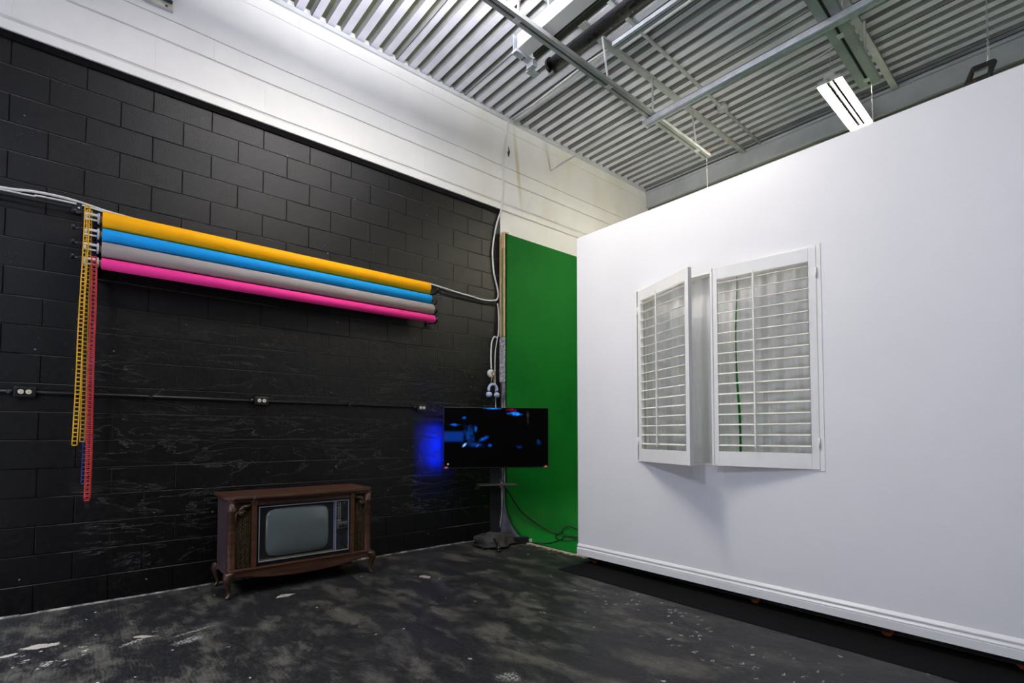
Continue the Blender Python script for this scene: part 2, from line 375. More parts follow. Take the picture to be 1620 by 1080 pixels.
# ------------------------------------------------------------ room shell
YB, XR, YF, ZC = 7.30, 9.0, -6.0, 5.38
b = B(); box(b, -.2, XR, -1.7, YB + .2, -.1, 0, mi=0); box(b, -.2, XR, YF, -1.7, -.1, 0, mi=1); struct('floor', b, None, mats=['floor', 'white_flat'])   # floor and left wall behind the camera made white to bounce light up
b = B(); box(b, -.2, 0, -2.4, 4.075, 0, 4.15); box(b, -.2, 0, 4.075, YB, 0, 4.15, mi=1); box(b, -.2, 0, YF, -2.4, 0, 4.15, mi=1); struct('wall_left', b, None, mats=['block', 'white_wall'])
b = B(); box(b, -.2, .03, YF, YB, 4.15, 5.50)
struct('wall_upper_left', b, 'white_wall')
b = B(); box(b, -.2, XR, YB, YB + .2, 0, 5.5); struct('wall_back', b, 'beam_white')
b = B(); box(b, XR, XR + .2, YF, YB, 0, 5.5); struct('wall_right', b, 'bag')
b = B(); box(b, -.2, XR + .2, YF - .2, YF, 0, 5.5); struct('wall_front', b, 'room_white')
b = B(); box(b, .0, .014, -2.4, 4.06, 4.095, 4.148); struct('overhang_shade_bar', b, 'carpet')  # added matte black bar that deepens the shade under the white overhang
# worn bare line where floor meets the black wall
b = B(); y = -3.0
while y < 4.05:
    l = random.uniform(.05, .3); prism(b, [(0, 0), (random.uniform(.006, .016), 0), (0, random.uniform(.006, .014))], y, min(y + l, 4.06), 'y'); y += l
struct('trim_1', b, mat('dusty_caulk', (.17, .165, .15), .9, var=.5, nscale=9))

# corrugated deck: flutes run along X
P_ = .1524; b = B(); prof = []
y = YF; 
k0 = math.floor((YF - 2.57) / P_)
for k in range(k0, int((YB - 2.57) / P_) + 2):
    y0 = 2.57 + k * P_
    prof += [(y0 + .006, ZC), (y0 + .082, ZC), (y0 + .094, ZC + .052), (y0 + .146, ZC + .052)]
prof = [(min(max(y, YF), YB), z) for y, z in prof]
lo = [[b.verts.new((x, y, z)) for y, z in prof] for x in (-.2, XR)]
for i in range(len(prof) - 1):
    if abs(prof[i][0] - prof[i+1][0]) + abs(prof[i][1] - prof[i+1][1]) < 1e-6: continue
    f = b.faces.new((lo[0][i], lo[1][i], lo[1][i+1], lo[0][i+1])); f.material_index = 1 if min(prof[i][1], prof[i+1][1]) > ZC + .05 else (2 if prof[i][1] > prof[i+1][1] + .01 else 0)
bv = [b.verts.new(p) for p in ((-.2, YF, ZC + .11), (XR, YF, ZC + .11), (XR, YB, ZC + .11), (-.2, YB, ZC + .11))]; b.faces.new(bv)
struct('ceiling', b, None, mats=['deck', 'deck_groove', 'deck_side_shade'])
# sheet laps: thin dark seams under every sixth flute
b = B()
for k in range(-6, 6):
    y0 = 2.57 + k * P_ * 6
    box(b, .03, XR - .1, y0 + .005, y0 + .008, ZC - .006, ZC + .001)
struct('trim_2', b, 'dark_joint')
# back wall ledger beam under the deck
b = B(); box(b, .03, XR, YB - .10, YB, 5.07, 5.30); box(b, .03, XR, YB - .13, YB - .02, 5.30, 5.335)
struct('trim_3', b, 'beam_white', bevel=.004)
b = B(); box(b, .03, XR, YB - .05, YB - .001, 4.80, 5.07); struct('trim_4', b, mat('olive_grey_lintel', (.16, .17, .13), .6))
# thin ledge angle under deck along left wall
b = B(); box(b, .03, .055, YF, YB - .14, ZC - .055, ZC - .012); struct('trim_5', b, 'beam_white')

# ------------------------------------------------------------ ceiling steel
def sbox(bm, a, c, wx, wz, mi=0):
    """bar of section wx * wz running from a to c (its lower centre line)"""
    a, c = Vector(a), Vector(c); d = (c - a).normalized(); s = d.cross(Vector((0, 0, 1))).normalized(); u = Vector((0, 0, 1))
    vs_ = []
    for p in (a, c):
        for i, j in ((-1, 0), (1, 0), (1, 1), (-1, 1)): vs_.append(bm.verts.new(p + s * wx / 2 * i + u * wz * j))
    for f in ((0,3,2,1),(4,5,6,7),(0,1,5,4),(1,2,6,5),(2,3,7,6),(3,0,4,7)):
        fc = bm.faces.new([vs_[i] for i in f]); fc.material_index = mi
def beam(x0, y0, x1, y1, lab, wd=.065):
    t_ = thing('roof_purlin', lab, 'beam', (x0, y0, 5.29))
    O = Vector((x0, y0, 5.29)); e = Vector((x1, y1, 5.29)) - O
    b = B(); sbox(b, (0, 0, 0), e, wd, .012); sbox(b, (0, 0, .012), e, .014, .06); obj('lower_flange', b, 'steel_paint', t_)
    b = B(); sbox(b, (0, 0, .072), e, wd, .018); obj('upper_flange', b, 'steel_paint', t_)
    return t_
beam(1.83, -3, 1.70, 7.19, 'long painted steel beam under the deck crossing above the left strut channel')
beam(3.66, -3, 3.48, 7.19, 'long painted steel beam under the deck near the lit ceiling lamp')

def strut(a, c, lab, double=False, rods=(), group=None, m='steel_paint', wd=.085):
    a = Vector(a); c = Vector(c)
    t_ = thing('strut_channel', lab, 'strut', a, group=group); e = c - a; d = e.normalized(); s = d.cross(Vector((0, 0, 1)))
    b = B()
    offs = (-wd * .30, wd * .30) if not double else (-.048, .048)
    cw = wd * .42 if not double else .075
    for o_ in offs:
        s0 = s * o_
        sbox(b, s0, e + s0, cw, .004); 
        for q in (-1, 1): 
            sbox(b, s0 + s * (q * (cw / 2 - .002)), e + s0 + s * (q * (cw / 2 - .002)), .004, .042)
    obj('channel', b, m, t_, bevel=.0015)
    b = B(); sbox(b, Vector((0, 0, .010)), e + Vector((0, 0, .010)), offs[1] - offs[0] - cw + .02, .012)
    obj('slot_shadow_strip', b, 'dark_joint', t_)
    for (u, top) in rods:
        p = e * u; q = Vector(top) - a
        b = B(); tube(b, [p + Vector((0, 0, -.004)), p + (q - p) * 1.0], .011, 8); obj('hanger_rod', b, 'white_trim', t_)
        b = B(); sbox(b, p - d * .03 + Vector((0, 0, -.008)), p + d * .03 + Vector((0, 0, -.008)), .05, .008); obj('splice_plate', b, 'white_trim', t_)
    return t_
def lerp(a, c, u): return Vector(a) + (Vector(c) - Vector(a)) * u
s1a, s1b = (1.985, .2, 4.70), (1.845, 5.88, 4.70)
strut(s1a, s1b, 'long grey strut channel hanging below the deck in front of the black tube',
      rods=[(.44, (1.95, 2.75, 5.37)), (.655, (1.79, 3.95, 5.29)), (.79, (1.765, 4.85, 5.29)), (.955, (1.74, 5.72, 5.29))])
s3a, s3b = (3.72, 1.2, 4.70), (3.565, 5.86, 4.70)
strut(s3a, s3b, 'wide pair of parallel grey strut channels hanging right beside the lit ceiling lamp', double=True,
      rods=[(.80, (3.58, 5.10, 5.29)), (.975, (3.56, 5.75, 5.29))])
# cross strut under both
t_ = thing('strut_rail', 'bright galvanised cross rail fixed underneath the two hanging strut channels', 'strut', (1.80, 4.665, 4.64))
e = Vector((5.6, .02, 0))
b = B(); sbox(b, (0, -.022, 0), e + Vector((0, -.022, 0)), .032, .028); sbox(b, (0, .022, 0), e + Vector((0, .022, 0)), .032, .028); sbox(b, (0, 0, .028), e + Vector((0, 0, .028)), .076, .026)
obj('rail_body', b, 'galv', t_, bevel=.001)
b = B(); sbox(b, (0, 0, .012), e + Vector((0, 0, .012)), .012, .016); obj('rail_groove', b, 'dark_joint', t_)
b = B(); sbox(b, (-.012, 0, -.004), (0, 0, -.004), .09, .055); obj('end_cap', b, 'white_trim', t_)
# conduit running just above cross rail
def cable(name, pts, r, m, lab, cat='cable', n=8, seg=8, group=None, sp=True):
    pts = spline(pts, n) if sp else [Vector(p) for p in pts]
    o = thing(name, lab, cat, pts[0], group=group) if False else None
    b = B(); O = pts[0]; tube(b, [p - O for p in pts], r, seg)
    o = obj(name, b, m); o.location = O; return tag(o, lab, cat, group)
cable('wall_conduit', [(.03, 4.95, 4.95), (1.30, 4.90, 4.96), (1.95, 4.78, 4.78), (7.4, 4.80, 4.78)], .013, 'white_trim', 'thin pale conduit leaving the white wall and running along the cross rail', 'pipe', sp=False)
cable('ceiling_conduit', [(2.20, .5, 5.33), (2.0, 5.4, 5.33), (1.93, 7.2, 5.33)], .019, 'steel_paint', 'painted conduit on the deck running between beam and junction box to the far wall', 'pipe', sp=False)
t_ = thing('junction_box', 'small round painted junction box on the deck conduit above the far wall', 'junction box', (1.975, 6.03, 5.30))
b = B(); lathe(b, [(.062, 0), (.066, .008), (.066, .07)], seg=16); obj('box_body', b, 'steel_paint', t_)
b = B(); lathe(b, [(.03, -.012), (.03, 0)], seg=12); obj('cover_knob', b, 'steel_paint', t_)
cable('cable_bundle', [(2.05, 6.03, 5.34), (2.5, 6.0, 5.32), (3.2, 5.92, 5.30), (3.45, 5.8, 5.36)], .007, 'white_trim', 'thin painted cable leaving the junction box towards the lit lamp')
cable('ceiling_cable', [(.05, 4.20, 5.36), (.5, 4.20, 5.345), (1.4, 4.18, 5.35), (2.6, 4.24, 5.35), (7, 4.3, 5.35)], .010, 'white_cord', 'thin white cable under the deck starting at the top of the left wall', sp=False)
cable('ceiling_pipe', [(.06, 4.26, 5.33), (7.4, 4.34, 5.33)], .016, 'steel_paint', 'painted pipe under the deck starting at the top of the left wall', 'pipe', sp=False)
# upper cross rail to the right of the black tube
t_ = thing('strut_rail', 'pale cross rail high under the deck, between the black tube and the lower cross rail', 'strut', (1.90, 4.0, 5.13))
e = Vector((5.4, .12, 0))
b = B(); sbox(b, (0, 0, 0), e, .07, .006); sbox(b, (0, -.032, 0), e + Vector((0, -.032, 0)), .006, .04); sbox(b, (0, .032, 0), e + Vector((0, .032, 0)), .006, .04)
obj('rail_body', b, 'galv', t_)
b = B(); sbox(b, (0, 0, -.003), e + Vector((0, 0, -.003)), .006, .003); obj('rail_groove', b, 'dark_joint', t_)
for u in (.12, .45, .8):
    b = B(); tube(b, [e * u, e * u + Vector((0, 0, .25))], .006, 6); obj('hanger_rod', b, 'steel_paint', t_)

# white long screen housing
t_ = thing('screen_housing', 'long white box housing with angled end bracket hanging under the deck', 'projection screen', (1.57, 3.09, 4.80))
b = B(); prism(b, [(-.085, 0.015), (.05, 0.0), (.065, .14), (-.085, .155)], 0, 3.6, 'x'); obj('housing', b, 'white_trim', t_, bevel=.004)
b = B(); box(b, .05, 3.6, .066, .12, -.01, .14); obj('rear_cover', b, mat('dark_olive_underside', (.03, .033, .02), .7), t_)
b = B(); box(b, -.05, .015, -.11, .12, -.02, .004); box(b, -.045, -.035, -.10, -.02, 0, .17); box(b, -.06, .03, .08, .14, -.07, -.01); box(b, -.09, -.02, .10, .22, -.075, -.06); obj('end_bracket', b, 'galv', t_, bevel=.003)
for u, z_ in ((-.03, 4.8), (.0, 4.8)):
    b = B(); lathe(b, [(.007, 0), (.007, .012)], o=(u, .0, -.034), seg=8); obj('bolt', b, 'dark_joint', t_)
b = B(); tube(b, [(.35, -.02, .15), (.35, -.05, .575)], .007, 6); obj('hanger_rod', b, 'white_trim', t_)
# black tube
t_ = thing('black_tube', 'thick worn black tube with open end resting across the strut channel', 'tube', (1.60, 3.41, 4.83))
b = B(); tube(b, [(0, 0, 0), (3.6, .02, 0)], .062, 20); obj('tube_body', b, 'black_tube', t_)
b = B(); lathe(b, [(.072, -.012), (.074, .0), (.074, .02)], axis='x', seg=20); obj('end_ring', b, 'black_plastic', t_)
b = B(); box(b, -.03, .03, -.012, .012, -.085, -.055); obj('end_clip', b, 'grey_plastic', t_)
b = B(); tube(b, [(.9, 0, .06), (.88, -.03, .55)], .007, 6); obj('hanger_rod', b, 'white_trim', t_)
# cloth strips hanging loose from strut ends
for p, q, lab in (((1.86, 5.84, 4.71), (1.86, 5.84, 3.3), 'thin pale line dropping from the end of the left strut channel'), ((3.58, 5.85, 4.71), (3.58, 5.86, 3.3), 'thin pale line dropping from the strut end beside the lamp')):
    cable('hanging_line', [p, (p[0] + .005, p[1], 4.0), q], .0045, 'white_cord', lab, 'cord')
t_ = cable('zip_tie', [(1.86, 5.82, 4.745), (2.05, 5.86, 4.78), (2.20, 5.82, 4.77)], [.006] * 17, 'pine', 'loose straw coloured strap end sticking out of the left strut end', 'strap')

# ------------------------------------------------------------ ceiling lamps
def lamp(loc, rz, lab, lit=True, L=1.22):
    t_ = thing('ceiling_lamp', lab, 'ceiling lamp', loc, rz)
    b = B(); prism(b, [(-.055, .03), (.055, .03), (.045, .095), (-.045, .095)], 0, L, 'y'); obj('housing', b, 'white_trim', t_, bevel=.003)
    b = B()
    prism(b, [(-.125, 0), (-.118, 0), (-.10, .03), (.10, .03), (.118, 0), (.125, 0), (.106, .037), (-.106, .037)], 0, L, 'y')
    prism(b, [(-.006, .0), (.006, .0), (.012, .03), (-.012, .03)], .0, L, 'y'); obj('reflector', b, 'grey_plastic', t_)
    for y in (0, L - .012):
        b = B(); prism(b, [(-.125, -.004), (.125, -.004), (.108, .04), (-.108, .04)], y, y + .012, 'y'); obj('end_plate', b, 'white_trim', t_)
    for x in (-.060, .060):
        b = B(); tube(b, [(x, .03, .012), (x, L - .03, .012)], .023 if x < 0 else .014, 14); obj('lamp_tube', b, 'lamp' if lit else 'white_plastic', t_)
    for y in (.06, L - .06):
        b = B(); tube(b, [(0, y, .095), (0, y, 5.38 - loc[2])], .0022, 5); obj('suspension_wire', b, 'galv', t_)
    return t_
lamp((3.17, 5.97, 5.0), R(1.5), 'lit twin tube ceiling lamp hanging above the white movable wall')
# fixture whose end just enters at top left
t_ = thing('wall_lamp_rail', 'end of a slim black and cream lamp rail on the upper white wall', 'lamp', (.03, .53, 4.80))
b = B(); box(b, 0, .012, -2.2, 0, .0, .075); obj('back_plate', b, mat('cream_metal', (.62, .60, .50), .4), t_, bevel=.002)
b = B(); tube(b, [(.028, -2.2, .064), (.028, -.005, .064)], .014, 12); obj('lamp_strip', b, mat('dark_blue_black_tube', (.012, .022, .04), .25), t_)
b = B(); box(b, 0, .02, -2.2, 0, -.010, .002); obj('lower_lip', b, 'grey_plastic', t_)
b = B(); lathe(b, [(.009, 0), (.009, .006)], o=(.012, -.045, .022), axis='x', seg=10); obj('screw', b, 'dark_joint', t_)

# ------------------------------------------------------------ paper rolls on the black wall
def roll(z, r, m, lab, y0=.11, y1=2.92, ribs=True):
    t_ = thing('paper_roll', lab, 'paper roll', (.20, y0, z), group='coloured backdrop paper rolls on the black wall')
    L = y1 - y0
    b = B(); lathe(b, [(.026, 0), (r - .003, 0), (r, .003), (r, L - .004), (r - .004, L), (.026, L)], axis='y', seg=40); o = obj('paper', b, m, t_)
    b = B(); lathe(b, [(.024, -.012), (.0255, -.010), (.0255, L + .01), (.024, L + .012)], axis='y', seg=20); obj('cardboard_core', b, 'cardboard', t_)
    return t_
RZ = ((2.874, .062, 'yellow_paper', 'fat yellow roll of backdrop paper, topmost of the four rolls', 2.905), (2.758, .049, 'blue_paper', 'bright blue roll of backdrop paper directly under the yellow roll', 2.925), (2.650, .056, 'grey_paper', 'warm grey roll of backdrop paper between the blue and pink rolls', 2.955), (2.543, .042, 'pink_paper', 'hot pink roll of backdrop paper, lowest of the four rolls', 2.975))
for z, r, m, lab, y1 in RZ: roll(z, r, m, lab, y1=y1)
nm = ('yellow', 'blue', 'grey', 'pink')
for i, (z, r, m, lab, y1) in enumerate(RZ):
    t_ = thing('roll_holder', 'pale plastic hook arm holding the left end of the %s paper roll' % nm[i], 'bracket', (.20, .09, z), group='roll holders at the left ends')
    b = B(); lathe(b, [(.036, -.008), (.040, -.006), (.040, 0.004), (.024, .006)], axis='y', seg=20); obj('chain_wheel', b, 'grey_plastic', t_)
    b = B(); box(b, -.012, .012, -.085, -.004, .012, .028); box(b, -.010, .010, -.085, -.068, -.012, .012); box(b, -.008, .008, -.085, -.01, -.022, -.012); obj('hook_arm', b, 'white_plastic', t_, bevel=.002)
    b = B(); tube(b, [(0, -.085, .02), (-.02, -.125, .022), (-.03, -.14, .03)], .009, 8); lathe(b, [(.018, -.155), (.02, -.15), (.02, -.135), (.012, -.13)], o=(-.03, 0, .03), axis='y', seg=12); obj('clamp_hook', b, 'black_plastic', t_)
b = B(); box(b, 0, .16, -.012, .012, -.22, .22)
tag(obj('wall_bracket', b, 'black_metal'), 'black upright bracket plate carrying the left ends of the paper rolls', 'bracket').location = (0, .075, 2.70)
t_ = thing('wall_bracket', 'black bracket with hooks behind the right ends of the paper rolls', 'bracket', (0, 3.02, 2.72))
b = B(); box(b, 0, .02, -.03, .03, -.22, .20); obj('back_plate', b, 'black_metal', t_)
for i, (z, r, m, lab, y1) in enumerate(RZ):
    b = B(); tube(b, [(.01, 0, z - 2.72 - .01), (.15, .0, z - 2.72 - .03), (.21, -.01, z - 2.72 - .01), (.22, -.01, z - 2.72 + .02)], .009, 8); lathe(b, [(.03, 0), (.03, .012)], o=(.20, y1 - 3.02 + .014, z - 2.72), axis='y', seg=16); obj('hook', b, 'black_plastic', t_)

def chain(m, top, bottom, lab, cols, dx=0):
    """plastic ladder-like bead chains: cols = list of (y offset at top, y offset at bottom)"""
    t_ = thing('pull_chain', lab, 'chain', (top[0], top[1], top[2]))
    H = top[2] - bottom
    for (o0, o1, xx, hh) in cols:
        b = B(); Hh = H * hh; n = int(Hh / .030); wv = .0135
        path = [Vector((xx + .004 * math.sin(k * .31 + xx * 90), o0 + (o1 - o0) * k / n + .0015 * math.sin(k * .17), -Hh * k / n)) for k in range(n + 1)]
        for s_ in (-1, 1): tube(b, [p + Vector((0, s_ * wv, 0)) for p in path], .0040, 6)
        for p in path: tube(b, [p + Vector((0, -wv, 0)), p + Vector((0, wv, 0))], .0045, 5)
        obj('strand', b, m, t_)
    return t_
c1 = chain('yellow_chain', (.235, .022, 2.925), 1.20, 'long yellow plastic chain loop hanging from the top roll holder', [(0, -.030, 0, 1.0), (.012, .012, -.045, .985)])
b = B(); tube(b, [(0, -.012, .0), (0, -.008, .018), (-.02, 0, .024), (-.045, .012, .018), (-.045, .016, 0)], .005, 6); obj('top_loop', b, 'yellow_chain', c1)
c2 = chain('red_chain', (.235, .068, 2.575), .80, 'long red plastic chain hanging from the lowest roll holder', [(0, .0, 0, 1.0), (.004, .006, -.028, .995)])
b = B(); box(b, -.02, .012, -.010, .016, -1.83, -1.785); obj('end_weight', b, 'black_plastic', c2)
chain('blue_chain', (.17, .070, 2.82), .92, 'dark blue plastic chain hanging behind the yellow and red chains', [(0, -.02, 0, 1.0)])

# ------------------------------------------------------------ cables on the left wall
wcord = [(4.173, 5.36), (4.152, 5.178), (4.11, 4.912), (4.092, 4.6), (4.089, 4.409), (4.062, 4.15)]
wc = [(.038, y, z) for y, z in wcord] + [(.02, y, z) for y, z in ((4.035, 4.04), (3.987, 3.889), (3.936, 3.594), (3.957, 3.317), (4.02, 3.10), (4.02, 3.0), (3.96, 2.955), (3.789, 2.936), (3.598, 2.949), (3.368, 2.962), (3.108, 2.985), (2.9, 2.99), (2.2, 2.955), (1.2, 2.965), (.6, 2.975), (.18, 3.0), (.066, 3.014), (-.045, 3.03), (-.151, 3.036), (-.287, 3.03), (-.447, 3.008), (-.9, 2.99), (-2, 3.0))]
cable('white_cable', wc, .0105, 'white_cord', 'white cable dropping down the wall and running above the paper rolls', 'cable', n=6)
cable('white_cable', [(.045, -2, 2.985), (-.0 + .045, -.447, 2.985), (.045, -.25, 2.998), (.045, -.02, 3.0), (.045, .3, 2.975), (.045, 1.2, 2.955)], .007, 'white_cord', 'thinner pale cable just below the main white cable at far left', 'cable')
cable('black_wall_cable', [(.06, -2, 2.955), (.06, -.446, 2.958), (.06, -.05, 2.965), (.06, .1, 2.955), (.05, 1.5, 2.935), (.05, 2.95, 2.965), (.03, 3.4, 2.92), (.025, 3.9, 2.91), (.02, 4.0, 2.955)], .009, 'black_rubber', 'black cable running behind the top of the paper rolls', 'cable')
t_ = thing('cable_clip', 'small black cable clip on the cables left of the yellow roll', 'clip', (0, -.025, 2.965))
b = B(); box(b, 0, .075, -.016, .016, -.03, .04); obj('clip_body', b, 'black_plastic', t_, bevel=.003)
b = B(); lathe(b, [(.006, 0), (.006, .006)], o=(.075, 0, 0), axis='x', seg=8); obj('screw', b, 'galv', t_)
# conduit with receptacles
b = B(); tube(b, [(.016, -2.5, 1.582), (.016, 2.86, 1.578)], .0125, 10)
for y in (.45, 2.1): box(b, 0, .032, y - .01, y + .01, 1.565, 1.60)
tag(obj('wall_conduit', b, 'black_metal'), 'long black conduit along the black wall linking the power outlets', 'pipe')
def outlet(y, z, lab, w_=.115, h_=.07):
    t_ = thing('power_outlet', lab, 'power outlet', (0, y, z), group='power outlets on the black wall')
    b = B(); box(b, 0, .045, -w_ / 2, w_ / 2, -h_ / 2, h_ / 2); obj('box', b, 'black_metal', t_, bevel=.005)
    for s_ in (-1, 1):
        b = B(); lathe(b, [(.0165, 0), (.0165, .004), (.0155, .005)], o=(.045, s_ * .0205, 0), axis='x', seg=18); r_ = obj('receptacle', b, 'ivory', t_)
        b = B(); box(b, .0496, .0506, s_ * .0205 - .006, s_ * .0205 + .001, .004, .0062); box(b, .0496, .0506, s_ * .0205 - .006, s_ * .0205 + .001, -.006, -.004); box(b, .0496, .0506, s_ * .0205 + .005, s_ * .0205 + .009, -.002, .002)
        d_ = obj('slots', b, 'dark_joint', r_)
    b = B(); tube(b, [(.016, -w_ / 2 - .035, 0), (.016, -w_ / 2, 0)], .018, 10); obj('connector', b, 'black_metal', t_)
outlet(-.286, 1.579, 'black outlet box with two ivory sockets left of the hanging chains')
outlet(1.271, 1.582, 'black outlet box with two ivory sockets on the wall above the old television')
outlet(2.929, 1.574, 'black outlet box with two ivory sockets beside the flat monitor')

# ------------------------------------------------------------ green cyclorama
Yc = 4.08
XG, ZG, RC = .10, 3.82, .52
arc = [(XG + RC - RC * math.cos(a), RC + .012 - RC * math.sin(a)) for a in [PI / 2 * k / 16 for k in range(17)]]
front = [(XG, ZG)] + arc
b = B()
n = len(front); xs_end = 6.5
A = [b.verts.new((x, Yc, z)) for x, z in front] + [b.verts.new((xs_end, Yc, .012))]
Bv = [b.verts.new((x, 7.16, z)) for x, z in front] + [b.verts.new((xs_end, 7.16, .012))]
for i in range(len(A) - 1):
    f = b.faces.new((A[i], A[i+1], Bv[i+1], Bv[i])); f.smooth = 0 < i < len(A) - 2
box(b, XG - .012, xs_end, 7.14, 7.16, .012, ZG)
# thickness at front edge and top
prism(b, front + [(xs_end, .012), (xs_end, 0), (XG + RC, 0)] + [(x - .010, z - .010) for x, z in reversed(arc[1:])] + [(XG - .012, arc[0][1]), (XG - .012, ZG)], Yc, Yc + .02, 'y')
cyc = thing('cyclorama', 'green painted curved studio backdrop behind the white wall', 'backdrop')
obj('painted_surface', b, 'green', cyc)
b = B(); prism(b, [(.02, .003), (.02, .62), (XG - .013, .62), (XG - .013, RC)] + [(x - .012, z - .012) for x, z in arc[1:-1]] + [(XG + RC, .003)], Yc - .004, Yc + .03, 'y'); obj('curve_end_panel', b, mat('grubby_white_plywood', (.40, .40, .42), .6, var=.12, nscale=9), cyc)
b = B(); box(b, .0, XG + .0, Yc - .012, Yc + .01, .62, 1.93); obj('painted_end_board', b, 'streaked', cyc)
b = B(); box(b, .0, .02, Yc - .012, Yc + .01, .003, .62); obj('lower_end_board', b, 'black_plastic', cyc)
b = B(); box(b, .0, XG, Yc - .014, Yc + .01, 1.94, 2.50); obj('scraped_end_board', b, mat('scraped_white_board', (.42, .42, .44), .7, var=.35, nscale=30), cyc)
b = B(); box(b, .004, .038, Yc - .02, Yc + .06, 2.51, 3.80); obj('stud', b, 'pine', cyc, bevel=.002)
b = B(); box(b, .072, .098, Yc - .02, Yc + .06, 2.51, 3.84); obj('stud', b, 'pine', cyc, bevel=.002)
b = B(); box(b, .038, .072, Yc - .006, Yc + .02, 2.50, 3.62); obj('green_edge_strip', b, 'green_paint', cyc)
b = B(); box(b, .036, .074, Yc - .012, Yc + .04, 3.64, 3.84); obj('stud_block', b, 'pine', cyc)
b = B(); box(b, XG + RC - .15, 1.62, Yc - .035, Yc, .0, .010); random.seed(3)
for k in range(12):
    x = .55 + k * .085; w_ = random.uniform(.02, .06)
    prism(b, [(x, Yc - .03), (x + w_, Yc - .03), (x + w_ * .8 + random.uniform(-.02, .04), Yc - random.uniform(.045, .074)), (x + w_ * .2, Yc - random.uniform(.04, .074))], .0005, .004, 'z')
obj('bare_floor_edge', b, 'beige_edge', cyc)

# ------------------------------------------------------------ white movable wall with shuttered window
YW = 3.87; X0, X1 = 1.505, 6.4; Z0, Z1 = .10, 3.285; TH = .08
wx0, wx1, wz0, wz1 = 2.215, 3.755, 1.025, 2.595
mw = thing('movable_wall', 'tall white movable wall on casters with a shuttered window opening', 'wall', (X0, YW, 0))
b = B()
def wb(*a): box(b, a[0] - X0, a[1] - X0, 0, TH, a[2], a[3])
wb(X0, wx0, Z0, Z1); wb(wx1, X1, Z0, Z1); wb(wx0, wx1, Z0, wz0); wb(wx0, wx1, wz1, Z1)
bmesh.ops.remove_doubles(b, verts=b.verts, dist=1e-4)
obj('panel', b, 'white_flat', mw)
# baseboard moulding
bp = [(0, .078), (-.020, .078), (-.020, .128), (-.017, .131), (-.020, .134), (-.020, .140), (-.012, .150), (-.010, .157), (-.016, .163), (-.016, .170), (-.010, .178), (-.004, .186), (0, .188)]
b = B(); prism(b, [(y, z) for y, z in bp], 0, X1 - X0, 'x'); obj('baseboard', b, 'white_trim', mw)
b = B(); box(b, 0, X1 - X0, .005, TH - .005, .085, .10); obj('bottom_rail', b, 'white_trim', mw)
b = B(); box(b, .02, X1 - X0, .120, .135, .015, .30); obj('added_dark_skirt', b, 'black_plastic', mw)  # added black board that keeps the gap under the wall dark
b = B(); box(b, .02, X1 - X0, TH, .12, .085, .10); obj('base_platform', b, 'black_plastic', mw)
# window frame lining
b = B()
for (a0, a1, c0, c1) in ((wx0, wx0 + .022, wz0, wz1), (wx1 - .03, wx1, wz0, wz1), (wx0 + .022, wx1 - .03, wz0, wz0 + .02), (wx0 + .022, wx1 - .03, wz1 - .02, wz1)):
    box(b, a0 - X0, a1 - X0, -.004, TH + .004, c0, c1)
obj('window_frame', b, 'shutter', mw, bevel=.002)
def shutter(hx, ang, side, Wd=.72):
    """hinged on hx; side=+1 panel extends to +x when closed, opened out by ang"""
    b = B(); s_ = side; H0, H1 = wz0 + .012, wz1 - .02
    T0, T1 = -.014, .016
    st = .048; rl, rlb = .095, .110
    def bb(bm, x0, x1, z0, z1, t0=T0, t1=T1): 
        xa, xb = sorted((x0 * s_, x1 * s_)); box(bm, xa, xb, t0, t1, z0, z1)
    bb(b, 0, st, H0, H1); bb(b, Wd - st, Wd, H0, H1); bb(b, st, Wd - st, H0, H0 + rlb); bb(b, st, Wd - st, H1 - rl, H1)
    bb(b, Wd - .014, Wd + .004, H0, H1, T0 - .006, T0)
    sh = obj('shutter', b, 'shutter', mw, bevel=.002)
    sh.location = (hx - X0, .006, 0); sh.rotation_euler = (0, 0, -ang * s_)
    b = B(); n = 17; z_a, z_b = H0 + rlb, H1 - rl; dz = (z_b - z_a) / n
    for k in range(n):
        zc = z_a + dz * (k + .62); tilt = R(13) if k > 3 else R(9)
        mt = Matrix.Translation(Vector(((Wd / 2) * s_, .001, zc))) @ Matrix.Rotation(tilt, 4, 'X')
        hw = Wd / 2 - st - .003
        vs_ = []
        pf = [(-.030, 0), (-.024, .0030), (0, .0048), (.024, .0030), (.030, 0), (.024, -.0030), (0, -.0048), (-.024, -.0030)]
        A = [b.verts.new(mt @ Vector((-hw, y, z))) for y, z in pf]; D = [b.verts.new(mt @ Vector((hw, y, z))) for y, z in pf]
        for i in range(8): b.faces.new((A[i], A[(i+1) % 8], D[(i+1) % 8], D[i]))
        b.faces.new(A); b.faces.new(list(reversed(D)))
    obj('louvers', b, 'louver', sh)
    b = B(); xc = Wd * .44 * s_ if s_ > 0 else -Wd * .56; box(b, xc - .006, xc + .006, -.042, -.032, z_a + .03, z_b + .015)
    obj('tilt_rod', b, 'louver', sh, bevel=.001)
    for z_ in (H0 + .18, H1 - .18):
        b = B(); tube(b, [(0, T0 - .003, z_ - .035), (0, T0 - .003, z_ + .035)], .005, 8); obj('hinge', b, 'shutter', sh)
    return sh
shutter(wx0 + .040, R(22.5), 1, Wd=.728)
shutter(wx1 - .031, R(8.5), -1, Wd=.722)
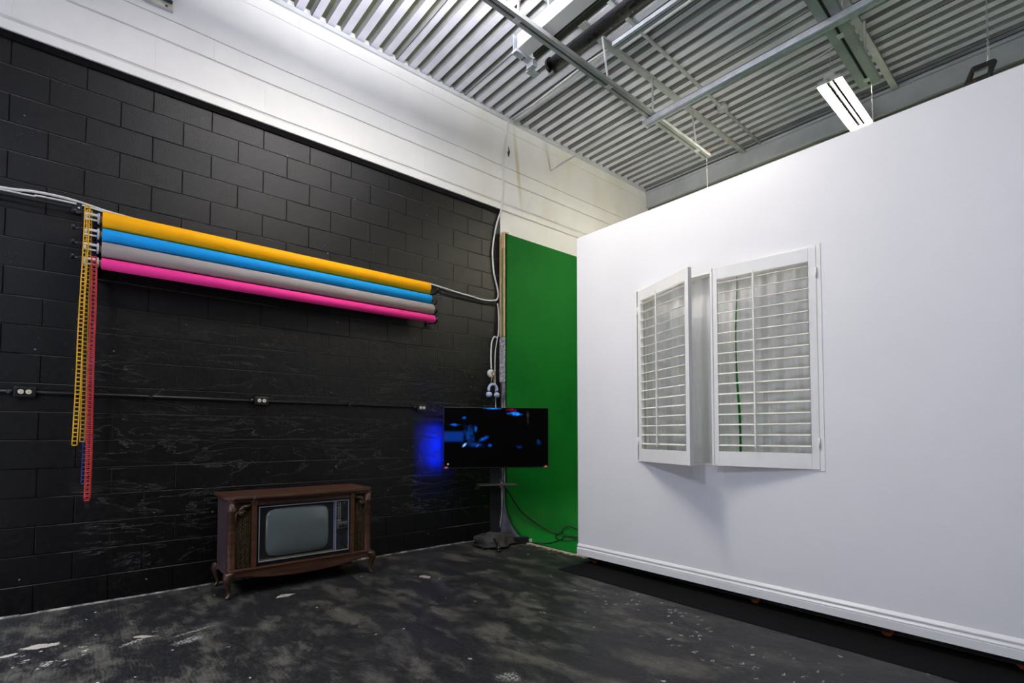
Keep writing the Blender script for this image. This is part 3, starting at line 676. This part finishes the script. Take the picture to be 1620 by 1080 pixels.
for i, x in enumerate((1.63, 3.21, 4.04, 4.66, 5.8)):
    for yy_ in (.085,):
        b = B(); lathe(b, [(.012, -.014), (.034, -.013), (.037, -.008), (.037, .008), (.034, .013), (.012, .014)], o=(x - X0 + .02, yy_ - .0, .038), axis='y', seg=20); wh = obj('caster_wheel', b, 'orange', mw)
        b = B(); box(b, x - X0 - .02, x - X0 + .04, yy_ - .022, yy_ - .018, .03, .083); box(b, x - X0 - .02, x - X0 + .04, yy_ + .018, yy_ + .022, .03, .083); box(b, x - X0 - .03, x - X0 + .05, yy_ - .03, yy_ + .03, .080, .0849); obj('caster_fork', b, 'black_metal', wh)
# black carpet strip under the wall
b = B(); box(b, 1.58, 6.6, 3.505, 4.035, 0, .004); tag(obj('floor_mat', b, 'carpet'), 'long black carpet strip on the floor under the white movable wall', 'carpet')

# curtains behind the window
def curtain(x0, x1, lab, y=3.985, seed=0, zb=.9, zt=2.85):
    b = B(); nx = int((x1 - x0) / .006); nz = 24; rows = []
    for j in range(nz + 1):
        v = j / nz; z = zb + (zt - zb) * v; row = []
        for i in range(nx + 1):
            x = x0 + (x1 - x0) * i / nx
            ph = noise.noise(Vector((x * 3.1, seed, v * .6))) * 3
            d = .015 * math.sin(x * 40 + ph) + .006 * math.sin(x * 97 + seed + ph) + .010 * noise.noise(Vector((x * 5, v * 1.5, seed)))
            ed = (.012 * math.sin(v * 9) if i in (0, nx) else 0)
            row.append(b.verts.new((x + ed, y + d, z)))
        rows.append(row)
    for j in range(nz):
        for i in range(nx):
            f = b.faces.new((rows[j][i], rows[j][i+1], rows[j+1][i+1], rows[j+1][i])); f.smooth = True
    o = obj('curtain', b, 'curtain'); return tag(o, lab, 'curtain', 'sheer curtains behind the window')
curtain(1.95, 3.102, 'sheer grey white curtain behind the open left shutter', seed=2)
curtain(3.115, 4.1, 'sheer grey white curtain behind the right shutter', seed=5)
b = B(); tube(b, [(1.9, 3.985, 2.87), (4.2, 3.985, 2.87)], .012, 10)
tag(obj('curtain_rod', b, 'white_plastic'), 'curtain rod above the window behind the white wall', 'curtain rod')

# ------------------------------------------------------------ old console television
tv = thing('console_television', 'old carved wooden console television on curved legs against the black wall', 'television', (.05, .92, 0))
# local: x 0..0.48 depth, y 0..1.19 width
D, Wd = .48, 1.19
b = B(); box(b, 0, D - .03, .015, Wd - .015, .16, .755); 
obj('cabinet_body', b, 'wood_side', tv, bevel=.004)
b = B()  # front frame of the cabinet
prism(b, [(.0, .735), (.0, .755), (Wd, .755), (Wd, .735)], D - .035, D, 'x')
for (y0, y1, dx) in ((.168, .205, .014), (.985, 1.022, .014)):
    box(b, D - .035, D + dx, y0, y1, .175, .75)
box(b, D - .035, D + .008, .205, .985, .705, .735)
obj('front_frame', b, 'wood', tv, bevel=.004)
for y in (.03, Wd - .03):   # rounded corner posts
    b = B(); lathe(b, [(.034, .17), (.038, .18), (.032, .20), (.032, .66), (.035, .665), (.035, .675), (.032, .68), (.032, .75)], o=(D - .03, y, 0), seg=18); obj('corner_post', b, 'wood', tv)
# top with moulded edge
def top_poly(g): 
    return [(-.02, -.01 - g), (D - .06, -.015 - g), (D + .005 + g, .035 - g * .4), (D + .02 + g, .17), (D + .035 + g, .185), (D + .035 + g, 1.005), (D + .02 + g, 1.02), (D + .005 + g, Wd - .035 + g * .4), (D - .06, Wd + .015 + g), (-.02, Wd + .01 + g)]
b = B(); prism(b, top_poly(.0), .755, .765, 'z'); prism(b, top_poly(.012), .765, .776, 'z'); prism(b, top_poly(.006), .776, .784, 'z'); obj('cabinet_top', b, 'wood', tv, bevel=.003)
# bottom rail with scalloped apron
def apron(y):
    u = (y - .0) / Wd
    if y < .19 or y > 1.0: return .150
    m_ = (y - .19) / .81; return .138 - .032 * math.sin(PI * m_) ** .8 + .0 * u
b = B(); pts = [i / 60 * Wd for i in range(61)]
prism(b, [(y, .205) for y in pts] + [(y, apron(y)) for y in reversed(pts)], D - .04, D + .012, 'x'); 
prism(b, [(0, .198), (Wd, .198), (Wd, .213), (0, .213)], D - .04, D + .02, 'x'); obj('apron_rail', b, 'wood', tv, bevel=.003)
for q in (0, Wd - .02):
    b = B(); prism(b, [(y, .20) for y in (0, D)] + [(D, .145), (D * .75, .165), (D * .3, .165), (0, .13)], q, q + .02, 'y'); obj('side_apron', b, 'wood_side', tv)
def leg(x, y, sx, sy):
    b = B(); pr = [(.200, 0, .038), (.185, .004, .040), (.165, .012, .037), (.135, .018, .030), (.10, .012, .021), (.06, .002, .015), (.035, -.002, .014), (.022, .006, .017), (.012, .014, .020), (.003, .016, .018), (0, .014, .012)]
    rings = []
    for z, o_, r in pr:
        cx, cy = x + sx * o_ * .7, y + sy * o_
        rings.append([b.verts.new((cx + math.cos(t) * r, cy + math.sin(t) * r, z)) for t in [2 * PI * k / 14 for k in range(14)]])
    for p, q in zip(rings, rings[1:]):
        for k in range(14):
            f = b.faces.new((p[k], p[(k+1) % 14], q[(k+1) % 14], q[k])); f.smooth = True
    b.faces.new(rings[0]); b.faces.new(rings[-1])
    obj('leg', b, 'carve', tv)
leg(D + .0, .0 + .015, 1, -1); leg(D, Wd + .0 - .01, 1, 1); leg(.025, .02, 0, -1); leg(.025, Wd - .02, 0, 1)
# speaker grilles
for k_, (ya, yb) in enumerate(((.055, .168), (1.022, 1.135))):
    b = B(); box(b, D - .032, D - .026, ya, yb, .21, .735); gcl = obj('speaker_grille', b, 'grille_back', tv)
    b = B(); nc = 3; cw = (yb - ya - .012) / nc
    for c_ in range(nc):
        yc = ya + .006 + cw * (c_ + .5); zz_ = [(.215 + i * .006) for i in range(86)]
        for s_ in (-1, 1):
            tube(b, [(D - .020 + .002 * s_, yc + s_ * cw * .42 * math.sin((z - .215) / .036 * PI), z) for z in zz_], .0026, 5)
        z = .233
        while z < .72:
            blobm(b, (D - .019, yc, z), (.004, .0055, .0055), 6); z += .036
    for c_ in range(nc + 1):
        yc = ya + .006 + cw * c_; tube(b, [(D - .02, yc, .213), (D - .02, yc, .733)], .0022, 5)
    obj('lattice', b, 'gold', gcl)
    # carved scroll at the top
    b = B(); s_ = 1 if k_ == 0 else -1; y0 = ya + .028 if k_ == 0 else yb - .028
    sc = [(D - .004, y0 + s_ * (.006 + .026 * math.exp(-t * .22) * math.cos(t) ), .655 + .026 * math.exp(-t * .22) * math.sin(t)) for t in [i * .45 for i in range(16)]]
    tube(b, sc, [.011 - .0004 * i for i in range(16)], 8)
    tube(b, spline([(D - .004, y0 + s_ * .0, .675), (D - .002, y0 + s_ * .03, .700), (D - .004, y0 + s_ * .065, .706), (D - .008, y0 + s_ * .09, .728)], 5), [.013, .015, .016, .016, .015, .014, .013, .013, .012, .011, .010, .009, .008, .007, .006, .004], 8)
    blobm(b, (D - .006, y0 + s_ * .01, .650), (.016, .022, .022), 10)
    tube(b, spline([(D - .008, y0 - s_ * .02, .66), (D - .004, y0 - s_ * .03, .62), (D - .01, y0 - s_ * .025, .57)], 5), [.010] * 5 + [.007] * 5 + [.003], 7)
    obj('carved_scroll', b, 'carve', tv)
# screen surround: y .205-.985
ys0, ys1, zs0, zs1 = .208, .982, .215, .705
b = B(); box(b, D - .03, D - .012, ys0, ys1, zs0, zs1); obj('surround', b, 'black_plastic', tv)
def rim(bm, y0, y1, z0, z1, w_, x0, x1):
    box(bm, x0, x1, y0, y1, z0, z0 + w_); box(bm, x0, x1, y0, y1, z1 - w_, z1); box(bm, x0, x1, y0, y0 + w_, z0 + w_, z1 - w_); box(bm, x0, x1, y1 - w_, y1, z0 + w_, z1 - w_)
b = B(); rim(b, .222, .974, .245, .690, .006, D - .012, D + .004); box(b, D - .012, D + .002, .852, .858, .25, .685); obj('chrome_rim', b, 'chrome', tv, bevel=.001)
b = B(); box(b, D - .012, D - .008, .836, .852, .25, .685); obj('bezel_strip', b, mat('blue_grey_bezel', (.10, .11, .15), .4), tv)
# recess lip in front of the tube
b = B(); box(b, D - .012, D - .0, .232, .836, .251, .262, ); obj('lower_lip', b, mat('brass_lip', (.20, .18, .13), .35, metal=.5), tv)
# picture tube: bulged rounded rectangle
b = B(); yc, zc, hw, hh_ = .535, .470, .262, .197; rings = []; N = 48
for k, (sc_, dx) in enumerate(((1.0, -.012), (.985, .004), (.93, .012), (.8, .020), (.6, .027), (.35, .031), (.12, .033))):
    row = []
    for i in range(N):
        a = 2 * PI * i / N; ca, sa = math.cos(a), math.sin(a); e_ = 7.5 - 4.5 * (1 - sc_)
        rr_ = 1 / ((abs(ca) ** e_ + abs(sa) ** e_) ** (1 / e_))
        row.append(b.verts.new((D - .012 + dx, yc + hw * sc_ * rr_ * ca, zc + hh_ * sc_ * rr_ * sa)))
    rings.append(row)
for p, q in zip(rings, rings[1:]):
    for i in range(N):
        f = b.faces.new((p[i], p[(i+1) % N], q[(i+1) % N], q[i])); f.smooth = True
f = b.faces.new(rings[-1]); f.smooth = True
obj('picture_tube', b, 'crt', tv)
# control panel: y .862-.968
b = B(); box(b, D - .012, D - .004, .862, .966, .255, .684); cp = obj('control_panel', b, mat('dark_control_panel', (.012, .014, .018), .3), tv)
b = B(); box(b, D - .006, D + .010, .864, .964, .435, .500); obj('knob_plate', b, mat('pewter_plate', (.11, .12, .125), .35, metal=.6), cp, bevel=.012)
for y, z, r in ((.892, .468, .016), (.932, .472, .018)):
    b = B(); lathe(b, [(r, 0), (r, .012), (r * .7, .018), (r * .5, .019)], o=(D + .008, y, z), axis='x', seg=18); obj('knob', b, 'black_plastic', cp)
b = B()
for i in range(11):
    z = .520 + i * .0145
    box(b, D - .004, D - .001, .872, .880, z, z + .004); box(b, D - .004, D - .001, .890, .8965, z, z + .006)
obj('dial_marks', b, mat('silver_dial_marks', (.45, .45, .42), .4), cp)
b = B(); box(b, D - .004, D + .001, .868, .900, .508, .514); obj('scale_bar', b, 'chrome', cp)
b = B(); box(b, D - .004, D + .001, .925, .942, .660, .664); obj('name_badge', b, 'chrome', cp)
b = B(); box(b, D - .004, D + .003, .912, .958, .525, .645); obj('channel_slider', b, 'black_plastic', cp, bevel=.003)

# ------------------------------------------------------------ flat monitor on stand
mc = Vector((.455, 3.665, 1.24)); tilt = R(11)
dirx = (rt * math.cos(tilt) + ax * math.sin(tilt)).normalized()     # along the screen width, left to right
ang = math.atan2(dirx.y, dirx.x)
mo = thing('flat_monitor', 'flat black monitor showing a dark blue film scene in front of the green backdrop', 'television', mc, ang)
HW, HH = .607, .345
b = B(); box(b, -HW, HW, 0, .030, -HH, HH); obj('casing', b, 'black_plastic', mo, bevel=.003)
b = B(); box(b, -.36, .36, .030, .062, -.27, .12); obj('rear_cover', b, 'black_plastic', mo, bevel=.01)
b = B(); rim(b, 0, 0, 0, 0, 0, 0, 0); b.free()
t = NT('blue_film_picture'); t.base((.0015, .0015, .002)); t.rough(.35); t.b.inputs['Specular IOR Level'].default_value = .06
U = lambda px: (px - 696) / 171 * 2 * HW - HW
V = lambda py: HH - (py - 653) / 97 * 2 * HH
acc = None
wfine = t.math('MULTIPLY', t.math('SUBTRACT', t.noise(16, 5, .65), .5), 2.2)
shade = t.ramp(t.noise(22, 3), .25, .75, .35, 1.15)
sepx = t.n('ShaderNodeSeparateXYZ', {0: t.obj()})
def put(mask, col, k):
    global acc
    sc_ = t.n('ShaderNodeVectorMath', {0: tuple(v * k for v in col)}, operation='SCALE'); t.put(sc_, 'Scale', mask)
    acc = sc_.outputs[0] if acc is None else t.n('ShaderNodeVectorMath', {0: acc, 1: sc_.outputs[0]}, operation='ADD').outputs[0]
def addb(px, py, rx, ry, col, k, ang_=0, edge=.1, wp_=True):
    m_ = t.blob(U(px), V(py), rx / 171 * 2 * HW, ry / 97 * 2 * HH, ang_, axes=(0, 2), edge=edge, warp=wfine if wp_ else None)
    put(t.math('MULTIPLY', m_, shade) if wp_ else m_, col, k)
def addr(px0, px1, py0, py1, col, k, so=.02):
    m_ = t.math('MULTIPLY', t.ramp(sepx.outputs[0], U(px0) - so, U(px0) + so), t.ramp(sepx.outputs[0], U(px1) + so, U(px1) - so))
    m_ = t.math('MULTIPLY', m_, t.math('MULTIPLY', t.ramp(sepx.outputs[2], V(py1) - so, V(py1) + so), t.ramp(sepx.outputs[2], V(py0) + so, V(py0) - so)))
    put(m_, col, k)
cb = (.004, .10, .75)
addr(690, 727, 692, 707, (.002, .030, .24), .9)                 # lit panel at left
addb(735, 692, 10, 15, (.003, .060, .34), .9, edge=-.2)         # face
addb(739, 704, 9, 10, (.003, .050, .28), .8, -.3, edge=-.2)     # jaw and neck
addb(747, 687, 3.5, 7, (.004, .09, .42), .9)                    # ear
addb(745, 712, 20, 6, (.003, .055, .30), .8, -.1, edge=-.2)     # shoulder
addb(760, 703, 9, 4, cb, 1.2, .5)                               # collar
addb(729, 713, 2.6, 6, (.15, .45, .9), 1.8, -.8, edge=0, wp_=False)   # bright lapel
addb(750, 714, 1.6, 5, (.06, .14, .7), .9, -.8, edge=0, wp_=False)
addb(713, 681, 12, 2.6, (.004, .12, .8), .9, -.02)
addb(728, 670, 4, 3, cb, .9)
addb(775, 654.8, 18, 1.6, (.01, .22, .9), 1.3)
addb(811, 663, 14, 3.6, (.01, .20, .95), 1.5, -.06)
addb(805, 656.5, 11, 2.6, (.32, .0, .06), .9)
addb(769, 714, 6, 3, cb, .8)
addb(817, 716, 8, 4, (.002, .04, .3), .45)
addb(850, 709, 5, 7, (.002, .05, .22), .5, .5)
addb(832, 668, 3, 14, (.05, .05, .055), .6)
t.put(t.b, 'Emission Color', acc); t.b.inputs['Emission Strength'].default_value = 1.0; M['film'] = t.m
b = B(); box(b, -HW + .008, HW - .008, -.0025, 0, -HH + .014, HH - .006); obj('screen', b, 'film', mo)
for x, z_, w_ in ((-HW + .03, -HH + .013, .045), (HW - .035, -HH + .013, .05)):
    b = B(); prism(b, [(x - w_ / 2, z_ - .012), (x + w_ / 2, z_ - .012), (x + w_ / 2, z_ + .004), (x + w_ * .2, z_ + .016), (x - w_ / 2, z_ + .008)], -.0045, -.0026, 'y'); st_ = obj('sticker', b, mat('red_sticker', (.35, .012, .03), .4), mo)
    b = B(); prism(b, [(x - w_ * .3, z_ - .008), (x + w_ * .3, z_ - .008), (x + w_ * .12, z_ + .004), (x - w_ * .05, z_ - .001), (x - w_ * .15, z_ + .004)], -.0055, -.0046, 'y'); obj('sticker_mark', b, 'white_plastic', st_)
b = B(); lathe(b, [(.010, -.0075), (.010, -.0045)], o=(-HW + .05, 0, -HH + .05), axis='y', seg=14); obj('round_sticker', b, 'white_plastic', mo)
b = B(); box(b, -.53, -.52, .0305, .040, -.33, .12); obj('backlight_strip', b, 'led', mo)
b = B(); box(b, -.516, -.508, .030, .075, -.34, .14); obj('added_light_baffle', b, 'black_plastic', mo)  # added baffle, blocks the blue light from spilling to the right
# stand
st_ = thing('monitor_stand', 'black floor stand with small shelf carrying the flat monitor', 'stand', (mc.x, mc.y, 0), ang)
b = B(); box(b, -.065, .045, .07, .12, .06, 1.45); obj('post', b, 'black_metal', st_, bevel=.004)
b = B(); box(b, -.2, .2, .0625, .075, 1.05, 1.35); obj('mount_plate', b, 'black_metal', st_)
b = B(); box(b, -.22, .22, -.10, .12, .700, .712); obj('shelf', b, mat('grey_black_shelf', (.03, .03, .032), .35), st_, bevel=.004)
b = B(); box(b, -.24, -.21, -.02, .02, .66, .70); obj('shelf_bracket', b, 'black_metal', st_)
b = B()
for (x, y) in ((-.24, .12), (.24, .12), (-.02, -.25)):
    tube(b, [(0, .09, .09), (x, y, .03)], .016, 8); blobm(b, (x, y, .017), (.024, .024, .016), 8)
obj('base_legs', b, 'black_metal', st_)

# sandbag draped over the stand base
def bagfn(p):
    q = Vector((math.copysign(abs(p.x) ** .8, p.x), math.copysign(abs(p.y) ** .8, p.y), p.z))
    d = noise.noise(q * 1.7 + Vector((3, 1, 0))) * .30 + noise.noise(q * 4.1) * .12 + .05 * math.sin(q.x * 14 + q.y * 5)
    q *= 1 + d
    if q.z < 0: q.z *= .25; q.x *= 1.12; q.y *= 1.12
    q.z = max(q.z, -.18); return q
sb = thing('sandbag', 'slumped black cloth sandbag lying over the foot of the monitor stand', 'sandbag', (.36, 3.69, 0), ang)
b = B(); blobm(b, (-.03, -.03, .032), (.19, .15, .125), 30, bagfn); obj('bag_body', b, 'bag', sb)
b = B(); blobm(b, (.15, .08, .028), (.13, .09, .10), 24, lambda p: bagfn(p)); obj('bag_fold', b, 'bag', sb)
b = B(); tube(b, spline([(-.02, -.13, .10), (.0, -.20, .10), (.02, -.215, .05), (.02, -.21, .012)], 4), .012, 8); blobm(b, (.02, -.215, .017), (.03, .03, .015), 8); obj('strap', b, 'black_rubber', sb)
t_ = thing('power_box', 'small flat black power box on the floor right of the sandbag', 'box', (.475, 4.01, 0), ang)
b = B(); box(b, -.11, .09, -.03, .03, .0, .075); obj('box_body', b, 'black_plastic', t_, bevel=.006)
b = B(); box(b, .09, .13, -.02, .02, .0, .045); obj('plug', b, 'grey_plastic', t_, bevel=.004)
cable('white_cable', [(.06, 4.055, .66), (.08, 4.045, .60), (.085, 4.04, .40), (.07, 4.03, .22), (.10, 3.97, .06)], .006, 'white_cord', 'white power cord hanging from the low outlet down to the sandbag', 'cable')
t_ = thing('power_outlet', 'low pale outlet with plugs behind the monitor stand shelf', 'power outlet', (.045, 4.066, .63))
b = B(); box(b, -.04, .015, -.012, .0, -.03, .09); obj('plate', b, mat('green_grey_plate', (.16, .24, .20), .5), t_)
b = B(); box(b, -.035, -.01, -.04, -.012, -.02, .02); box(b, .0, .03, -.035, -.012, .0, .05); obj('plug', b, 'white_plastic', t_, bevel=.003)
# black cables lying over the green floor
cable('black_cable', [(.10, 4.05, .66), (.145, 4.10, .56), (.21, 4.25, .32), (.33, 4.45, .14), (.50, 4.6, .045), (.42, 4.85, .095), (.55, 5.0, .035), (.8, 5.1, .024), (1.3, 5.4, .024)], .009, 'black_rubber', 'thick black cable curving down the green curve behind the monitor', 'cable')
cable('black_cable', [(.60, 4.08, .022), (.75, 4.18, .022), (.70, 4.45, .022), (.62, 4.62, .028), (.80, 4.72, .022), (1.05, 4.85, .022), (1.3, 5.1, .022)], .007, 'black_rubber', 'black cable snaking over the green floor from the power box', 'cable')
cable('black_cable', [(1.3, 4.75, .022), (.95, 4.60, .022), (.70, 4.62, .024), (.52, 4.62, .045), (.56, 4.50, .030), (.75, 4.42, .022), (.88, 4.50, .034), (.95, 4.62, .036), (.90, 4.80, .034), (1.1, 4.95, .022), (1.3, 4.9, .022)], .006, 'black_rubber', 'thin black cable coiled in loose loops on the green floor', 'cable')

# plug, cord and headphones by the corner
cable('white_cable', [(.016, 4.02, 2.93), (.016, 4.038, 2.80), (.016, 4.04, 2.6), (.016, 4.02, 2.50), (.020, 3.965, 2.50), (.020, 3.925, 2.42), (.020, 3.912, 2.25), (.03, 3.912, 2.09)], .009, 'white_cord', 'white cord looping over to the plug beside the green backdrop', 'cable')
cable('white_cable', [(.016, 4.02, 2.49), (.016, 3.985, 2.3), (.016, 3.98, 2.0), (.016, 3.99, 1.8), (.016, 4.0, 1.2)], .006, 'white_cord', 'thin white cord hanging straight down behind the headphones', 'cable')
t_ = thing('plug_adapter', 'round white plug on the black wall above the headphones', 'plug', (0, 3.915, 2.035))
b = B(); lathe(b, [(.045, 0), (.05, .01), (.05, .03), (.04, .04)], axis='x', seg=20); obj('adapter_body', b, 'white_plastic', t_)
b = B(); tube(b, [(.045, .02 + .026 * math.cos(a), .026 * math.sin(a)) for a in [2 * PI * k / 16 for k in range(16)]], .006, 8, closed=True); obj('ring', b, 'cardboard', t_)
t_ = thing('headphones', 'white headphones tinted by painted blue glow hanging on a string beside the green backdrop', 'headphones', (.07, 3.905, 1.80))
b = B(); tube(b, [(0, .065 * math.cos(a), .03 + .065 * math.sin(a)) for a in [PI * k / 18 - .25 for k in range(22)]], .017, 10); obj('headband', b, 'glow_tinted', t_)
for s_ in (-1, 1):
    b = B(); blobm(b, (0, s_ * .062, -.035), (.030, .040, .036), 14); cu = obj('ear_cup', b, 'glow_tinted', t_)
    b = B(); blobm(b, (.018, s_ * .055, -.035), (.02, .028, .028), 12); obj('ear_pad', b, 'glow_tinted', cu)
b = B(); tube(b, [(0, -.03, .09), (-.02, .0, .22)], .0035, 6); tube(b, [(0, .03, .09), (-.02, .0, .22)], .0035, 6); obj('string', b, 'cardboard', t_)
# hole in the upper white wall with broken edge
b = B(); prism(b, [(4.170, 4.93), (4.185, 4.95), (4.185, 5.02), (4.215, 4.95), (4.20, 4.885), (4.183, 4.87)], .0302, .0312, 'x'); o = struct('trim_6', b, 'dark_joint')

# hanging dark tool at the top right
t_ = thing('hanging_cord_reel', 'black and red cord reel hung by a chain behind the white wall, top right', 'cord reel', (4.26, 6.5, 4.62), R(-8))
b = B()
outer = [(-.19, -.30), (-.13, .0), (-.035, .175), (-.02, .188), (.135, .172), (.15, .155), (.12, .0), (.06, -.30)]
inner = [(-.02, .13), (.095, .125), (.085, .075), (-.035, .075)]
prism(b, [(-.19, -.30), (.06, -.30), (.115, .06), (-.085, .06)], -.03, .03, 'y')
prism(b, [(-.085, .06), (-.035, .175), (-.02, .188), (-.02, .13), (-.035, .075), (-.04, .06)], -.02, .02, 'y')
prism(b, [(-.02, .188), (.135, .172), (.15, .155), (.095, .125), (-.02, .13)], -.02, .02, 'y')
prism(b, [(.15, .155), (.115, .06), (.08, .06), (.085, .075), (.095, .125)], -.02, .02, 'y')
obj('handle_frame', b, 'black_plastic', t_, bevel=.004)
b = B(); lathe(b, [(.10, -.06), (.105, -.05), (.105, -.03)], o=(-.03, 0, -.08), axis='y', seg=24); obj('reel_drum', b, 'black_rubber', t_)
b = B(); box(b, -.06, -.045, -.034, -.03, .0, .04); box(b, -.03, .0, -.034, -.03, .03, .04); box(b, -.018, -.006, -.034, -.03, -.005, .03); obj('red_mark', b, 'lens_red', t_)
b = B()
for k in range(22):
    z = .19 + k * .027
    tube(b, [(.09, (.009 * math.cos(a) if k % 2 else 0), z + .016 * math.sin(a)) if k % 2 else (.09 + .009 * math.cos(a), 0, z + .016 * math.sin(a)) for a in [2 * PI * i / 8 for i in range(8)]], .0028, 5, closed=True)
obj('chain', b, 'galv', t_)
